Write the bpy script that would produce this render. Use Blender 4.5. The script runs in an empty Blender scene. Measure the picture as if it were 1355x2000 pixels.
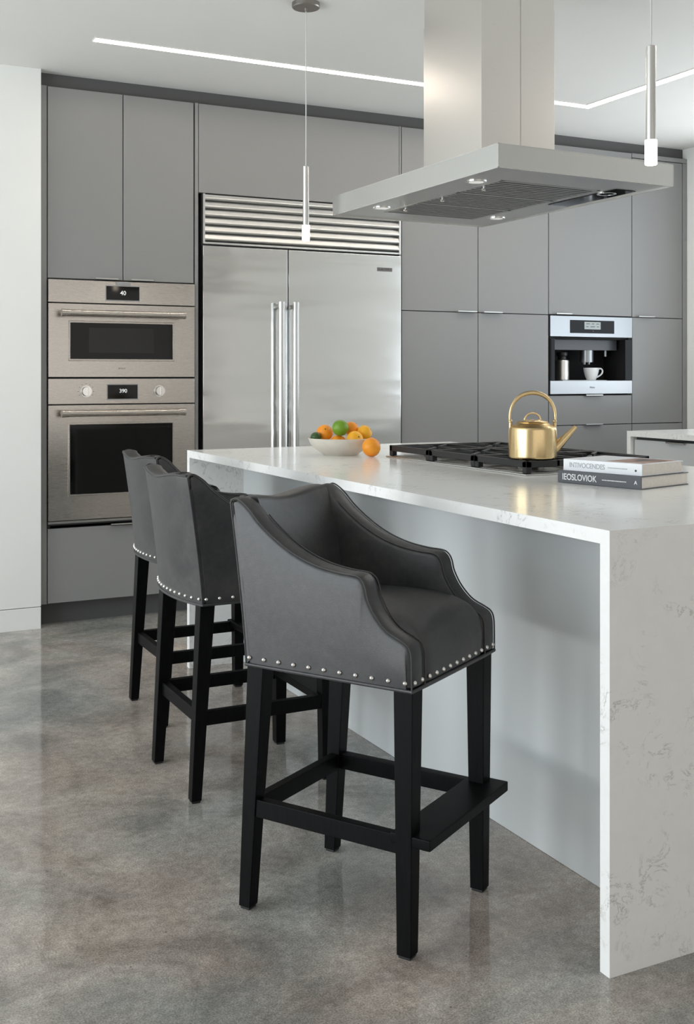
import bpy, bmesh, math, random
from mathutils import Vector, Matrix
random.seed(7)
SC = bpy.context.scene
COL = SC.collection
PI = math.pi

# ------------------------------------------------------------------ camera
F_PX, CAM_Z, YAW, HORIZON = 2159.5, 1.2348, 0.465687, 731.2
cam_d = bpy.data.cameras.new('camera')
cam = bpy.data.objects.new('camera', cam_d)
COL.objects.link(cam)
cam.location = (0, 0, CAM_Z)
cam.rotation_euler = (PI / 2, 0, -YAW)
cam_d.sensor_fit = 'AUTO'
cam_d.sensor_width = 36.0
cam_d.lens = F_PX * 36.0 / 2000.0
cam_d.shift_y = -(1000.0 - HORIZON) / 2000.0
cam_d.clip_start = 0.05
SC.camera = cam

# ------------------------------------------------------------------ light
SC.view_settings.view_transform = 'Standard'
SC.view_settings.look = 'None'
SC.view_settings.gamma = 1.0
SC.view_settings.use_curve_mapping = False
SC.view_settings.exposure = 0.0
SC.cycles.use_denoising = True
SC.cycles.max_bounces = 10
SC.cycles.diffuse_bounces = 6
SC.cycles.glossy_bounces = 5
SC.cycles.sample_clamp_indirect = 8.0

WORLD_STRENGTH = 0.3
WIN_L = 5.9          # radiance of the daylight in the left windows
REAR_L = 1.05         # daylight from the glazed side of the living room behind the viewer
LED_E = 23.0
CEIL_FILL_L = 11.0        # unseen lamps added outside the left windows to brighten the ceiling
PENDANT_E = 14.0
w = bpy.data.worlds.new('world')
SC.world = w
w.use_nodes = True
bg = w.node_tree.nodes['Background']
bg.inputs[0].default_value = (0.80, 0.90, 1.0, 1)
bg.inputs[1].default_value = WORLD_STRENGTH

ROOM_X0, ROOM_X1, ROOM_Y0, CEIL = -3.3, 5.269, -4.2, 2.72
WINDOWS_LEFT = [(0.5, 2.45), (2.95, 4.9)]   # y ranges of the openings
WIN_Z = (0.12, 2.45)
REAR_WINDOW = (-2.9, 4.9)
RIGHT_WINDOW = (1.7, 5.05)
RWIN_Z = (0.98, 2.5)
RIGHT_L = 2.1
RIGHT_FILL_L = 7.0


def area(name, loc, rot, sx, sy, radiance, color):
    d = bpy.data.lights.new(name, 'AREA')
    d.shape = 'RECTANGLE'
    d.size, d.size_y = sx, sy
    d.energy = radiance * PI * sx * sy
    d.color = color
    o = bpy.data.objects.new(name, d)
    COL.objects.link(o)
    o.location = loc
    o.rotation_euler = rot
    return o


for (a, b) in WINDOWS_LEFT:
    area('window_daylight', (ROOM_X0 - 0.04, (a + b) / 2, sum(WIN_Z) / 2), (0, -PI / 2, 0), WIN_Z[1] - WIN_Z[0], b - a, WIN_L, (0.84, 0.93, 1.0))
    area('ceiling_fill', (ROOM_X0 - 0.75, (a + b) / 2, 0.25), (0, -PI * 0.80, 0), 1.1, b - a, CEIL_FILL_L, (1.0, 0.97, 0.93))  # added lamp aimed up at the ceiling
area('rear_daylight', (sum(REAR_WINDOW) / 2, ROOM_Y0 - 0.04, 1.35), (PI / 2, 0, 0), REAR_WINDOW[1] - REAR_WINDOW[0], 2.4, REAR_L, (1.0, 0.93, 0.86))


area('right_daylight', (ROOM_X1 + 0.04, sum(RIGHT_WINDOW) / 2, sum(RWIN_Z) / 2), (0, PI / 2, 0), RWIN_Z[1] - RWIN_Z[0], RIGHT_WINDOW[1] - RIGHT_WINDOW[0], RIGHT_L, (0.84, 0.93, 1.0))
area('right_ceiling_fill', (ROOM_X1 + 0.6, sum(RIGHT_WINDOW) / 2, 0.75), (0, PI * 0.78, 0), 0.9, RIGHT_WINDOW[1] - RIGHT_WINDOW[0], RIGHT_FILL_L, (0.95, 0.98, 1.0))  # added unseen lamp outside the right window, lifting the ceiling on that side


# ------------------------------------------------------------------ materials
def srgb(r, g, b):
    f = lambda c: (c / 255 / 12.92) if c / 255 <= 0.04045 else ((c / 255 + 0.055) / 1.055) ** 2.4
    return (f(r), f(g), f(b), 1)


class NT:
    def __init__(self, name):
        self.m = bpy.data.materials.new(name)
        self.m.use_nodes = True
        self.t = self.m.node_tree
        self.b = self.t.nodes['Principled BSDF']

    def n(self, typ, **kw):
        x = self.t.nodes.new(typ)
        for k, v in kw.items():
            if k in x.inputs.keys():
                x.inputs[k].default_value = v
            else:
                setattr(x, k, v)
        return x

    def l(self, a, b):
        self.t.links.new(a, b)

    def set(self, **kw):
        for k, v in kw.items():
            self.b.inputs[k.replace('_', ' ')].default_value = v
        return self

    def coord(self, scale=(1, 1, 1), rot=(0, 0, 0), loc=(0, 0, 0)):
        tc = self.n('ShaderNodeTexCoord')
        mp = self.n('ShaderNodeMapping')
        mp.inputs['Scale'].default_value = scale
        mp.inputs['Location'].default_value = loc
        mp.inputs['Rotation'].default_value = rot
        self.l(tc.outputs['Object'], mp.inputs['Vector'])
        return mp.outputs['Vector']

    def noise(self, vec, scale, detail=4, rough=0.5, dist=0.0):
        x = self.n('ShaderNodeTexNoise')
        x.inputs['Scale'].default_value = scale
        x.inputs['Detail'].default_value = detail
        x.inputs['Roughness'].default_value = rough
        x.inputs['Distortion'].default_value = dist
        self.l(vec, x.inputs['Vector'])
        return x.outputs['Fac']

    def ramp(self, fac, stops):
        r = self.n('ShaderNodeValToRGB')
        els = r.color_ramp.elements
        while len(els) < len(stops):
            els.new(0.5)
        for e, (p, c) in zip(els, stops):
            e.position = p
            e.color = c if len(c) == 4 else (*c, 1)
        self.l(fac, r.inputs['Fac'])
        return r.outputs['Color']

    def mix(self, fac, a, b, mode='MIX'):
        x = self.n('ShaderNodeMix', data_type='RGBA', blend_type=mode)
        for s, i in ((fac, 0), (a, 6), (b, 7)):
            if isinstance(s, (int, float)):
                x.inputs[i].default_value = s
            elif isinstance(s, tuple):
                x.inputs[i].default_value = s
            else:
                self.l(s, x.inputs[i])
        return x.outputs[2]

    def maprange(self, v, a, b, c, d):
        x = self.n('ShaderNodeMapRange')
        for i, q in zip((1, 2, 3, 4), (a, b, c, d)):
            x.inputs[i].default_value = q
        self.l(v, x.inputs[0])
        return x.outputs[0]

    def bump(self, height, strength, dist=0.01):
        x = self.n('ShaderNodeBump')
        x.inputs['Strength'].default_value = strength
        x.inputs['Distance'].default_value = dist
        self.l(height, x.inputs['Height'])
        self.l(x.outputs['Normal'], self.b.inputs['Normal'])
        return x


def plain(name, col, rough=0.5, metal=0.0, spec=0.5, noise=0.0, nscale=3.0, bump=0.0, bscale=200):
    k = NT(name)
    k.set(Base_Color=col, Roughness=rough, Metallic=metal)
    k.b.inputs['Specular IOR Level'].default_value = spec
    v = k.coord()
    if noise:
        f = k.noise(v, nscale, 3)
        lo = tuple(c * (1 - noise) for c in col[:3]) + (1,)
        hi = tuple(min(1, c * (1 + noise)) for c in col[:3]) + (1,)
        k.l(k.ramp(f, [(0.3, lo), (0.7, hi)]), k.b.inputs['Base Color'])
    if bump:
        k.bump(k.noise(v, bscale, 3), bump, 0.001)
    return k.m


def steel(name, col, rough, brush=(1, 60, 60), strength=0.03, wave=0.0, aniso=0.0):
    """brushed stainless: streaks run along the axis with the small scale"""
    k = NT(name)
    k.set(Base_Color=col, Metallic=1.0, Roughness=rough)
    v = k.coord(scale=brush)
    f = k.noise(v, 22, 3, 0.6)
    k.l(k.maprange(f, 0.25, 0.75, rough * 0.9, rough * 1.12), k.b.inputs['Roughness'])
    b = k.bump(f, strength, 0.0006)
    if wave:
        v2 = k.coord(scale=(0.35, 0.35, 1.6))
        f2 = k.noise(v2, 2.4, 2, 0.4)
        b2 = k.n('ShaderNodeBump')
        b2.inputs['Strength'].default_value = wave
        b2.inputs['Distance'].default_value = 0.02
        k.l(f2, b2.inputs['Height'])
        k.l(b2.outputs['Normal'], b.inputs['Normal'])
    return k.m


def emit(name, col, e):
    k = NT(name)
    k.set(Base_Color=(0.9, 0.9, 0.9, 1))
    k.b.inputs['Emission Color'].default_value = col
    k.b.inputs['Emission Strength'].default_value = e
    return k.m


FLOOR_OFFSET = (7.3, 10.7, 4.1)      # which part of the concrete's mottling lies here


def m_floor():
    k = NT('polished_concrete')
    v = k.coord(loc=FLOOR_OFFSET)
    big = k.noise(v, 0.9, 5, 0.55, 0.6)
    mid = k.noise(v, 3.2, 6, 0.62, 0.8)
    fine = k.noise(v, 55, 4, 0.7)
    tiny = k.noise(v, 260, 2, 0.6)
    warm = k.ramp(mid, [(0.32, srgb(135, 124, 116)), (0.5, srgb(166, 155, 146)), (0.68, srgb(189, 178, 167))])
    cool = k.ramp(mid, [(0.32, srgb(118, 120, 117)), (0.5, srgb(144, 145, 141)), (0.68, srgb(167, 167, 163))])
    c = k.mix(k.maprange(big, 0.40, 0.60, 0, 1), warm, cool)
    c = k.mix(0.36, c, k.ramp(fine, [(0.35, (0.25, 0.25, 0.25, 1)), (0.65, (0.75, 0.75, 0.75, 1))]), 'OVERLAY')
    c = k.mix(0.5, c, k.ramp(tiny, [(0.35, (0.2, 0.2, 0.2, 1)), (0.65, (0.8, 0.8, 0.8, 1))]), 'OVERLAY')
    vo = k.n('ShaderNodeTexVoronoi')
    vo.inputs['Scale'].default_value = 38
    k.l(v, vo.inputs['Vector'])
    spots = k.ramp(vo.outputs['Distance'], [(0.05, (1, 1, 1, 1)), (0.11, (0, 0, 0, 1))])
    sel = k.ramp(k.noise(v, 21, 2), [(0.60, (0, 0, 0, 1)), (0.66, (1, 1, 1, 1))])
    c = k.mix(k.mix(1.0, spots, sel, 'MULTIPLY'), c, srgb(78, 74, 70))
    k.l(c, k.b.inputs['Base Color'])
    k.set(Specular_IOR_Level=0.5)
    k.l(k.maprange(mid, 0.3, 0.7, 0.06, 0.14), k.b.inputs['Roughness'])
    k.bump(big, 0.05, 0.01)
    return k.m


def m_quartz():
    k = NT('white_quartz')
    v = k.coord()
    n1 = k.noise(v, 11, 8, 0.72, 1.2)
    mask = k.noise(v, 4.6, 3, 0.5)
    vein = k.ramp(n1, [(0.478, (0, 0, 0, 1)), (0.497, (1, 1, 1, 1)), (0.516, (0, 0, 0, 1))])
    mk = k.ramp(mask, [(0.50, (0, 0, 0, 1)), (0.58, (1, 1, 1, 1))])
    brk = k.ramp(k.noise(v, 26, 3, 0.6), [(0.44, (0, 0, 0, 1)), (0.56, (1, 1, 1, 1))])
    fac = k.mix(1.0, k.mix(1.0, vein, mk, 'MULTIPLY'), brk, 'MULTIPLY')
    base = k.ramp(k.noise(v, 30, 4, 0.6), [(0.3, srgb(241, 241, 239)), (0.7, srgb(244, 244, 242))])
    c = k.mix(k.mix(1.0, fac, (0.62, 0.62, 0.62, 1), 'MULTIPLY'), base, srgb(128, 126, 120))
    k.l(c, k.b.inputs['Base Color'])
    k.set(Roughness=0.16, Specular_IOR_Level=0.5)
    return k.m


def m_leather():
    k = NT('charcoal_leather')
    v = k.coord()
    a = k.noise(v, 5.5, 5, 0.6, 0.4)
    b = k.noise(v, 60, 4, 0.6)
    c = k.ramp(a, [(0.3, srgb(40, 41, 43)), (0.5, srgb(55, 55, 56)), (0.72, srgb(73, 71, 69))])
    c = k.mix(0.4, c, k.ramp(b, [(0.3, (0.3, 0.3, 0.3, 1)), (0.7, (0.7, 0.7, 0.7, 1))]), 'OVERLAY')
    k.l(c, k.b.inputs['Base Color'])
    k.l(k.maprange(a, 0.3, 0.7, 0.36, 0.50), k.b.inputs['Roughness'])
    k.set(Specular_IOR_Level=0.5)
    k.bump(k.noise(v, 420, 3, 0.6), 0.22, 0.0012)
    return k.m


def m_blackwood():
    k = NT('black_stained_wood')
    v = k.coord(scale=(1, 1, 0.12))
    f = k.noise(v, 160, 4, 0.65)
    k.l(k.ramp(f, [(0.35, srgb(2, 2, 3)), (0.7, srgb(11, 11, 12))]), k.b.inputs['Base Color'])
    k.set(Roughness=0.5, Specular_IOR_Level=0.12)
    k.bump(f, 0.25, 0.001)
    return k.m


def m_citrus(name, c1, c2):
    k = NT(name)
    v = k.coord()
    k.l(k.ramp(k.noise(v, 18, 3), [(0.3, c1), (0.7, c2)]), k.b.inputs['Base Color'])
    k.set(Roughness=0.38, Subsurface_Weight=0.06)
    k.b.inputs['Subsurface Radius'].default_value = (0.01, 0.005, 0.002)
    k.bump(k.noise(v, 420, 2), 0.35, 0.0015)
    return k.m


def m_picture():
    k = NT('printed_cover')
    v = k.coord()
    f = k.noise(v, 14, 3, 0.6, 0.5)
    k.l(k.ramp(f, [(0.36, srgb(40, 34, 30)), (0.46, srgb(150, 104, 82)), (0.58, srgb(178, 134, 112)), (0.7, srgb(205, 180, 165))]), k.b.inputs['Base Color'])
    k.set(Roughness=0.3)
    return k.m


M = {}
M['floor'] = m_floor()
M['quartz'] = m_quartz()
M['leather'] = m_leather()
M['wood'] = m_blackwood()
M['wall'] = plain('white_wall_paint', srgb(232, 233, 230), 0.6, noise=0.015, nscale=1.5)
M['rearwall'] = plain('taupe_wall_paint', srgb(150, 143, 135), 0.7, noise=0.02)
M['ceiling'] = plain('ceiling_paint', srgb(226, 226, 223), 0.7, noise=0.01)
M['cab'] = plain('grey_lacquer', srgb(133, 133, 133), 0.36, noise=0.02, nscale=1.2)
M['carcass'] = plain('cabinet_carcass', srgb(62, 62, 62), 0.6, noise=0.03)
M['darktrim'] = plain('dark_shade_trim', srgb(84, 84, 84), 0.5, noise=0.03)  # darkened for the recess shade over the cabinets; also on the plinth
M['panel'] = plain('island_panel_paint', srgb(203, 206, 206), 0.42, noise=0.02, nscale=1.5)
M['steel'] = steel('brushed_steel', (0.66, 0.66, 0.65, 1), 0.30, (1, 60, 60))
M['steel_v'] = steel('brushed_steel_upright', (0.68, 0.67, 0.65, 1), 0.30, (60, 60, 1))
M['steel_f'] = steel('brushed_steel_fridge', (0.80, 0.80, 0.79, 1), 0.13, (1.2, 60, 60), 0.02, wave=0.9)
M['steel_w'] = steel('brushed_steel_warm', (0.50, 0.47, 0.435, 1), 0.27, (1, 60, 60), 0.018)
M['steel_c'] = steel('brushed_steel_bright', (0.36, 0.375, 0.39, 1), 0.36, (1, 60, 60))
M['steel_dk'] = steel('steel_dark', (0.42, 0.42, 0.41, 1), 0.32, (1, 60, 60))
M['steel_h'] = steel('brushed_steel_handle', (0.50, 0.50, 0.49, 1), 0.30, (60, 60, 1), 0.03)
M['pull'] = plain('brushed_pull', (0.50, 0.50, 0.49, 1), 0.42, 1.0, noise=0.02)
M['chimney'] = steel('brushed_steel_chimney', (0.80, 0.77, 0.74, 1), 0.30, (1, 60, 60), 0.03)
M['plate'] = plain('grey_badge', srgb(104, 102, 100), 0.4, noise=0.03)
M['chrome'] = plain('satin_nickel', (0.75, 0.74, 0.72, 1), 0.22, 1.0, noise=0.02)
M['nail'] = plain('nickel_nailhead', (0.80, 0.78, 0.75, 1), 0.22, 1.0, noise=0.02)
M['bronze'] = plain('dark_nickel', (0.30, 0.28, 0.26, 1), 0.35, 1.0, noise=0.02)
M['brass'] = steel('brushed_brass', (0.66, 0.50, 0.27, 1), 0.26, (60, 60, 1), 0.06)
M['glass_blk'] = plain('black_glass', (0.004, 0.004, 0.004, 1), 0.06, spec=0.22, noise=0.02)
M['black'] = plain('black_plastic', (0.012, 0.012, 0.013, 1), 0.4, noise=0.05)
M['dkgrey'] = plain('dark_grey_plastic', (0.075, 0.08, 0.09, 1), 0.35, noise=0.03)
M['screen'] = plain('smoked_glass', (0.012, 0.012, 0.012, 1), 0.2, spec=0.3, noise=0.05)
M['iron'] = plain('cast_iron', (0.012, 0.012, 0.013, 1), 0.5, noise=0.1, nscale=40, bump=0.3, bscale=300)
M['void'] = plain('cavity_black', (0.004, 0.004, 0.004, 1), 0.8, noise=0.02)
M['led'] = emit('led_diffuser', (1.0, 0.89, 0.76, 1), LED_E)
M['lamp'] = emit('pendant_diffuser', (1.0, 0.86, 0.70, 1), PENDANT_E)
M['puck'] = emit('hood_lamp_glass', (1.0, 0.95, 0.88, 1), 0.25)
M['digit'] = emit('display_digits', (0.85, 0.92, 0.95, 1), 0.06)
M['lcd'] = plain('display_panel', srgb(160, 168, 168), 0.3, noise=0.04, nscale=60)
M['cord'] = plain('clear_cord', (0.62, 0.62, 0.60, 1), 0.3, noise=0.03)
M['bowl'] = plain('stone_glaze', srgb(214, 208, 196), 0.45, noise=0.04, nscale=25)
M['china'] = plain('white_china', srgb(236, 238, 240), 0.2, noise=0.01)
M['orange'] = m_citrus('orange_peel', srgb(244, 140, 22), srgb(250, 168, 40))
M['lemon'] = m_citrus('yellow_orange_peel', srgb(246, 172, 20), srgb(250, 190, 48))
M['lime'] = m_citrus('lime_peel', srgb(92, 138, 26), srgb(122, 160, 40))
M['leafgreen'] = m_citrus('dark_green_peel', srgb(44, 74, 34), srgb(62, 92, 44))
M['stem'] = plain('dry_stem', srgb(110, 104, 60), 0.7, noise=0.1, nscale=40)
M['paper'] = plain('page_block', srgb(226, 220, 212), 0.7, noise=0.05, nscale=120)
M['bookwhite'] = plain('white_book_cover', srgb(236, 238, 242), 0.3, noise=0.01)
M['bookdark'] = plain('charcoal_book_cover', srgb(72, 74, 80), 0.35, noise=0.03)
M['ink'] = plain('grey_ink', srgb(176, 178, 184), 0.5, noise=0.02)
M['inkwhite'] = plain('white_ink', srgb(236, 236, 236), 0.5, noise=0.02)
M['inkdark'] = plain('dark_ink', srgb(62, 62, 62), 0.5, noise=0.02)
M['picture'] = m_picture()
M['frame_w'] = plain('window_frame_black', srgb(40, 40, 42), 0.4, noise=0.03)
M['soil'] = plain('linen_base', srgb(24, 24, 25), 0.9, noise=0.05)
g = NT('clear_glass')
g.set(Base_Color=(1, 1, 1, 1), Roughness=0.0, Transmission_Weight=1.0, IOR=1.45)
g.l(g.ramp(g.noise(g.coord(), 2, 1), [(0, (0.97, 0.99, 0.99, 1)), (1, (0.99, 1, 1, 1))]), g.b.inputs['Base Color'])
M['glass'] = g.m


# ------------------------------------------------------------------ mesh helpers
class MB:
    def __init__(self):
        self.bm = bmesh.new()

    def _add(self, verts, faces):
        vs = [self.bm.verts.new(v) for v in verts]
        fs = []
        for f in faces:
            try:
                fs.append(self.bm.faces.new([vs[i] for i in f]))
            except ValueError:
                pass
        return vs, fs

    def hexa(self, p, bev=0.0, seg=2):
        """p: 8 points, bottom four then top four, both counter-clockwise from above"""
        vs, fs = self._add(p, [(3, 2, 1, 0), (4, 5, 6, 7), (0, 1, 5, 4), (1, 2, 6, 5), (2, 3, 7, 6), (3, 0, 4, 7)])
        if bev > 0:
            es = list({e for f in fs for e in f.edges})
            bmesh.ops.bevel(self.bm, geom=es, offset=bev, segments=seg, profile=0.5, affect='EDGES')
        return self

    def box(self, x0, x1, y0, y1, z0, z1, bev=0.0, seg=2):
        return self.hexa([(x0, y0, z0), (x1, y0, z0), (x1, y1, z0), (x0, y1, z0),
                          (x0, y0, z1), (x1, y0, z1), (x1, y1, z1), (x0, y1, z1)], bev, seg)

    def rings(self, rings, cap0=True, cap1=True, loop=True):
        """rings: list of equal-length point lists"""
        n = len(rings[0])
        vr = [[self.bm.verts.new(p) for p in r] for r in rings]
        for a, b in zip(vr, vr[1:]):
            for i in range(n if loop else n - 1):
                j = (i + 1) % n
                try:
                    self.bm.faces.new((a[i], a[j], b[j], b[i]))
                except ValueError:
                    pass
        if cap0:
            self.bm.faces.new(list(reversed(vr[0])))
        if cap1:
            self.bm.faces.new(vr[-1])
        return vr

    def cyl(self, p0, p1, r0, r1=None, n=24, cap=True):
        r1 = r0 if r1 is None else r1
        p0, p1 = Vector(p0), Vector(p1)
        d = (p1 - p0).normalized()
        a = d.orthogonal().normalized()
        b = d.cross(a)
        rg = []
        for p, r in ((p0, r0), (p1, r1)):
            rg.append([p + (a * math.cos(2 * PI * i / n) + b * math.sin(2 * PI * i / n)) * r for i in range(n)])
        self.rings(rg, cap, cap)
        return self

    def tube(self, pts, r, n=10, closed=False):
        pts = [Vector(p) for p in pts]
        m = len(pts)
        rg = []
        up = None
        for i in range(m):
            if closed:
                d = (pts[(i + 1) % m] - pts[i - 1]).normalized()
            else:
                d = (pts[min(i + 1, m - 1)] - pts[max(i - 1, 0)]).normalized()
            if up is None:
                up = d.orthogonal().normalized()
            up = (up - d * up.dot(d)).normalized()
            s = d.cross(up)
            rr = r[i] if isinstance(r, (list, tuple)) else r
            rg.append([pts[i] + (up * math.cos(2 * PI * k / n) + s * math.sin(2 * PI * k / n)) * rr for k in range(n)])
        if closed:
            rg.append(rg[0])
            vr = [[self.bm.verts.new(p) for p in x] for x in rg[:-1]]
            vr.append(vr[0])
            for a, b in zip(vr, vr[1:]):
                for k in range(n):
                    j = (k + 1) % n
                    try:
                        self.bm.faces.new((a[k], a[j], b[j], b[k]))
                    except ValueError:
                        pass
        else:
            self.rings(rg)
        return self

    def lathe(self, prof, c=(0, 0, 0), n=48, cap0=False, cap1=False):
        rg = [[(c[0] + r * math.cos(2 * PI * i / n), c[1] + r * math.sin(2 * PI * i / n), c[2] + z) for i in range(n)] for r, z in prof]
        self.rings(rg, cap0, cap1)
        return self

    def ball(self, c, r, sx=1, sy=1, sz=1, seg=20, rings=12):
        prof = []
        vs = bmesh.ops.create_uvsphere(self.bm, u_segments=seg, v_segments=rings, radius=r)['verts']
        for v in vs:
            v.co = Vector((v.co.x * sx + c[0], v.co.y * sy + c[1], v.co.z * sz + c[2]))
        return self

    def plate(self, x0, x1, z0, z1, y, hole, thick, bev=0.0015):
        """upright plate facing -y with a rectangular hole (hx0,hx1,hz0,hz1)"""
        hx0, hx1, hz0, hz1 = hole
        o = [(x0, z0), (x1, z0), (x1, z1), (x0, z1)]
        h = [(hx0, hz0), (hx1, hz0), (hx1, hz1), (hx0, hz1)]
        V = [(x, y, z) for x, z in o] + [(x, y, z) for x, z in h] + [(x, y + thick, z) for x, z in o] + [(x, y + thick, z) for x, z in h]
        Fc = []
        for i in range(4):
            j = (i + 1) % 4
            Fc += [(i, j, 4 + j, 4 + i), (8 + j, 8 + i, 12 + i, 12 + j), (j, i, 8 + i, 8 + j), (4 + i, 4 + j, 12 + j, 12 + i)]
        vs, fs = self._add(V, Fc)
        if bev:
            es = [e for e in {e for f in fs for e in f.edges} if abs(e.verts[0].co.y - y) < 1e-6 and abs(e.verts[1].co.y - y) < 1e-6
                  and len(e.link_faces) == 2 and abs(e.link_faces[0].normal.dot(e.link_faces[1].normal)) < 0.5]
            self.bm.normal_update()
            es = [e for e in {e for f in fs for e in f.edges} if len(e.link_faces) == 2 and abs(e.calc_face_angle(0)) > 0.5
                  and abs(e.verts[0].co.y - y) < 1e-6 and abs(e.verts[1].co.y - y) < 1e-6]
            bmesh.ops.bevel(self.bm, geom=es, offset=bev, segments=2, profile=0.5, affect='EDGES')
        return self

    def build(self, name, mat, parent=None, sharp=35, world=True, loc=None):
        bm = self.bm
        bmesh.ops.recalc_face_normals(bm, faces=bm.faces)
        off = Vector((0, 0, 0))
        if world and parent is not None:
            q = parent
            while q is not None:
                off += q.location
                q = q.parent
        if loc is not None:
            off = Vector(loc)
        if off.length:
            bmesh.ops.translate(bm, verts=bm.verts, vec=-off)
        bm.normal_update()
        lim = math.radians(sharp)
        for f in bm.faces:
            f.smooth = True
        for e in bm.edges:
            if len(e.link_faces) == 2 and e.calc_face_angle(0) > lim:
                e.smooth = False
        me = bpy.data.meshes.new(name)
        bm.to_mesh(me)
        bm.free()
        me.materials.append(mat)
        o = bpy.data.objects.new(name, me)
        COL.objects.link(o)
        if sharp <= 50:
            wn = o.modifiers.new('weighted_normal', 'WEIGHTED_NORMAL')
            wn.keep_sharp = True
            wn.weight = 100
        if parent is not None:
            o.parent = parent
        if loc is not None:
            o.location = loc
        return o


def tag(o, label=None, cat=None, group=None, kind=None):
    if label: o['label'] = label
    if cat: o['category'] = cat
    if group: o['group'] = group
    if kind: o['kind'] = kind
    return o


def thing(name, loc, label, cat, group=None, rz=0.0):
    o = bpy.data.objects.new(name, None)
    o.empty_display_size = 0.1
    COL.objects.link(o)
    o.location = loc
    o.rotation_euler = (0, 0, rz)
    return tag(o, label, cat, group)


def struct(name, mb, mat):
    o = mb.build(name, mat)
    o['kind'] = 'structure'
    return o


def bx(*a, **k):
    return MB().box(*a, **k)


def copy_tree(o, parent=None):
    c = o.copy()
    COL.objects.link(c)
    if parent is not None:
        c.parent = parent
        c.matrix_parent_inverse = o.matrix_parent_inverse.copy()
    for ch in list(o.children):
        copy_tree(ch, c)
    return c


def as_mesh(c, name):
    """lettering curve -> mesh"""
    tmp = bpy.data.objects.new(name, c)
    COL.objects.link(tmp)
    bpy.context.view_layer.update()
    me = bpy.data.meshes.new_from_object(tmp.evaluated_get(bpy.context.evaluated_depsgraph_get()))
    bpy.data.objects.remove(tmp)
    bpy.data.curves.remove(c)
    o = bpy.data.objects.new(name, me)
    COL.objects.link(o)
    xs = [v.co.x for v in me.vertices]
    return o, max(xs) - min(xs)


def text(name, body, size, loc, rot, mat, parent, extrude=0.0004, spacing=1.0, label=None, width=None, bold=0.0):
    c = bpy.data.curves.new(name, 'FONT')
    c.body = body
    c.size = size
    c.extrude = extrude
    c.offset = bold
    c.space_character = spacing
    c.align_x = 'CENTER'
    c.align_y = 'CENTER'
    c.materials.append(mat)
    o, w0 = as_mesh(c, name)
    off = Vector((0, 0, 0))
    q = parent
    while q is not None:
        off += q.location
        q = q.parent
    o.parent = parent
    o.location = Vector(loc) - off
    o.rotation_euler = rot
    if width:
        o.scale = (width / w0, 1, 1)
    return o


def catmull(pts, per=8):
    out = []
    P = [Vector(p) for p in pts]
    for i in range(len(P) - 1):
        p0, p1, p2, p3 = P[max(i - 1, 0)], P[i], P[i + 1], P[min(i + 2, len(P) - 1)]
        for k in range(per):
            t = k / per
            out.append(0.5 * ((2 * p1) + (p2 - p0) * t + (2 * p0 - 5 * p1 + 4 * p2 - p3) * t * t + (3 * p1 - p0 - 3 * p2 + p3) * t ** 3))
    out.append(P[-1])
    return out


# ------------------------------------------------------------------ the room
YF = 5.5                     # face of the cabinet doors
struct('floor', bx(ROOM_X0 - 0.3, ROOM_X1 + 0.1, ROOM_Y0 - 0.3, 6.3, -0.1, 0.0), M['floor'])
struct('ceiling', bx(ROOM_X0 - 0.3, ROOM_X1 + 0.1, ROOM_Y0 - 0.3, 6.3, CEIL, CEIL + 0.1), M['ceiling'])
b = MB()
b.box(ROOM_X1, ROOM_X1 + 0.15, RIGHT_WINDOW[1], 6.3, 0, CEIL).box(ROOM_X1, ROOM_X1 + 0.15, ROOM_Y0 - 0.2, RIGHT_WINDOW[0], 0, CEIL)
b.box(ROOM_X1, ROOM_X1 + 0.15, *RIGHT_WINDOW, 0, RWIN_Z[0]).box(ROOM_X1, ROOM_X1 + 0.15, *RIGHT_WINDOW, RWIN_Z[1], CEIL)
struct('wall_right', b, M['wall'])
f = MB()
for k in range(4):
    yy = RIGHT_WINDOW[0] + (RIGHT_WINDOW[1] - RIGHT_WINDOW[0] - 0.045) * k / 3
    f.box(ROOM_X1 + 0.01, ROOM_X1 + 0.05, yy, yy + 0.045, *RWIN_Z)
f.box(ROOM_X1 + 0.01, ROOM_X1 + 0.05, *RIGHT_WINDOW, RWIN_Z[0], RWIN_Z[0] + 0.045).box(ROOM_X1 + 0.01, ROOM_X1 + 0.05, *RIGHT_WINDOW, RWIN_Z[1] - 0.045, RWIN_Z[1])
struct('window_3', f, M['frame_w'])
struct('wall_alcove', bx(1.085, ROOM_X1, 6.13, 6.25, 0, CEIL), M['wall'])
struct('wall_back', bx(ROOM_X0, 1.085, 5.468, 6.25, 0.1075, CEIL, bev=0.002), M['wall'])
struct('baseboard_back', bx(ROOM_X0, 1.083, 5.462, 5.60, 0, 0.104, bev=0.0015), M['wall'])
b = MB()
ys = [ROOM_Y0 - 0.2] + [v for a in WINDOWS_LEFT for v in a] + [6.25]
for i in range(0, len(ys), 2):
    b.box(ROOM_X0 - 0.15, ROOM_X0, ys[i], ys[i + 1], 0, CEIL)
for (a, c) in WINDOWS_LEFT:
    b.box(ROOM_X0 - 0.15, ROOM_X0, a, c, 0, WIN_Z[0])
    b.box(ROOM_X0 - 0.15, ROOM_X0, a, c, WIN_Z[1], CEIL)
struct('wall_left', b, M['wall'])
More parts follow.
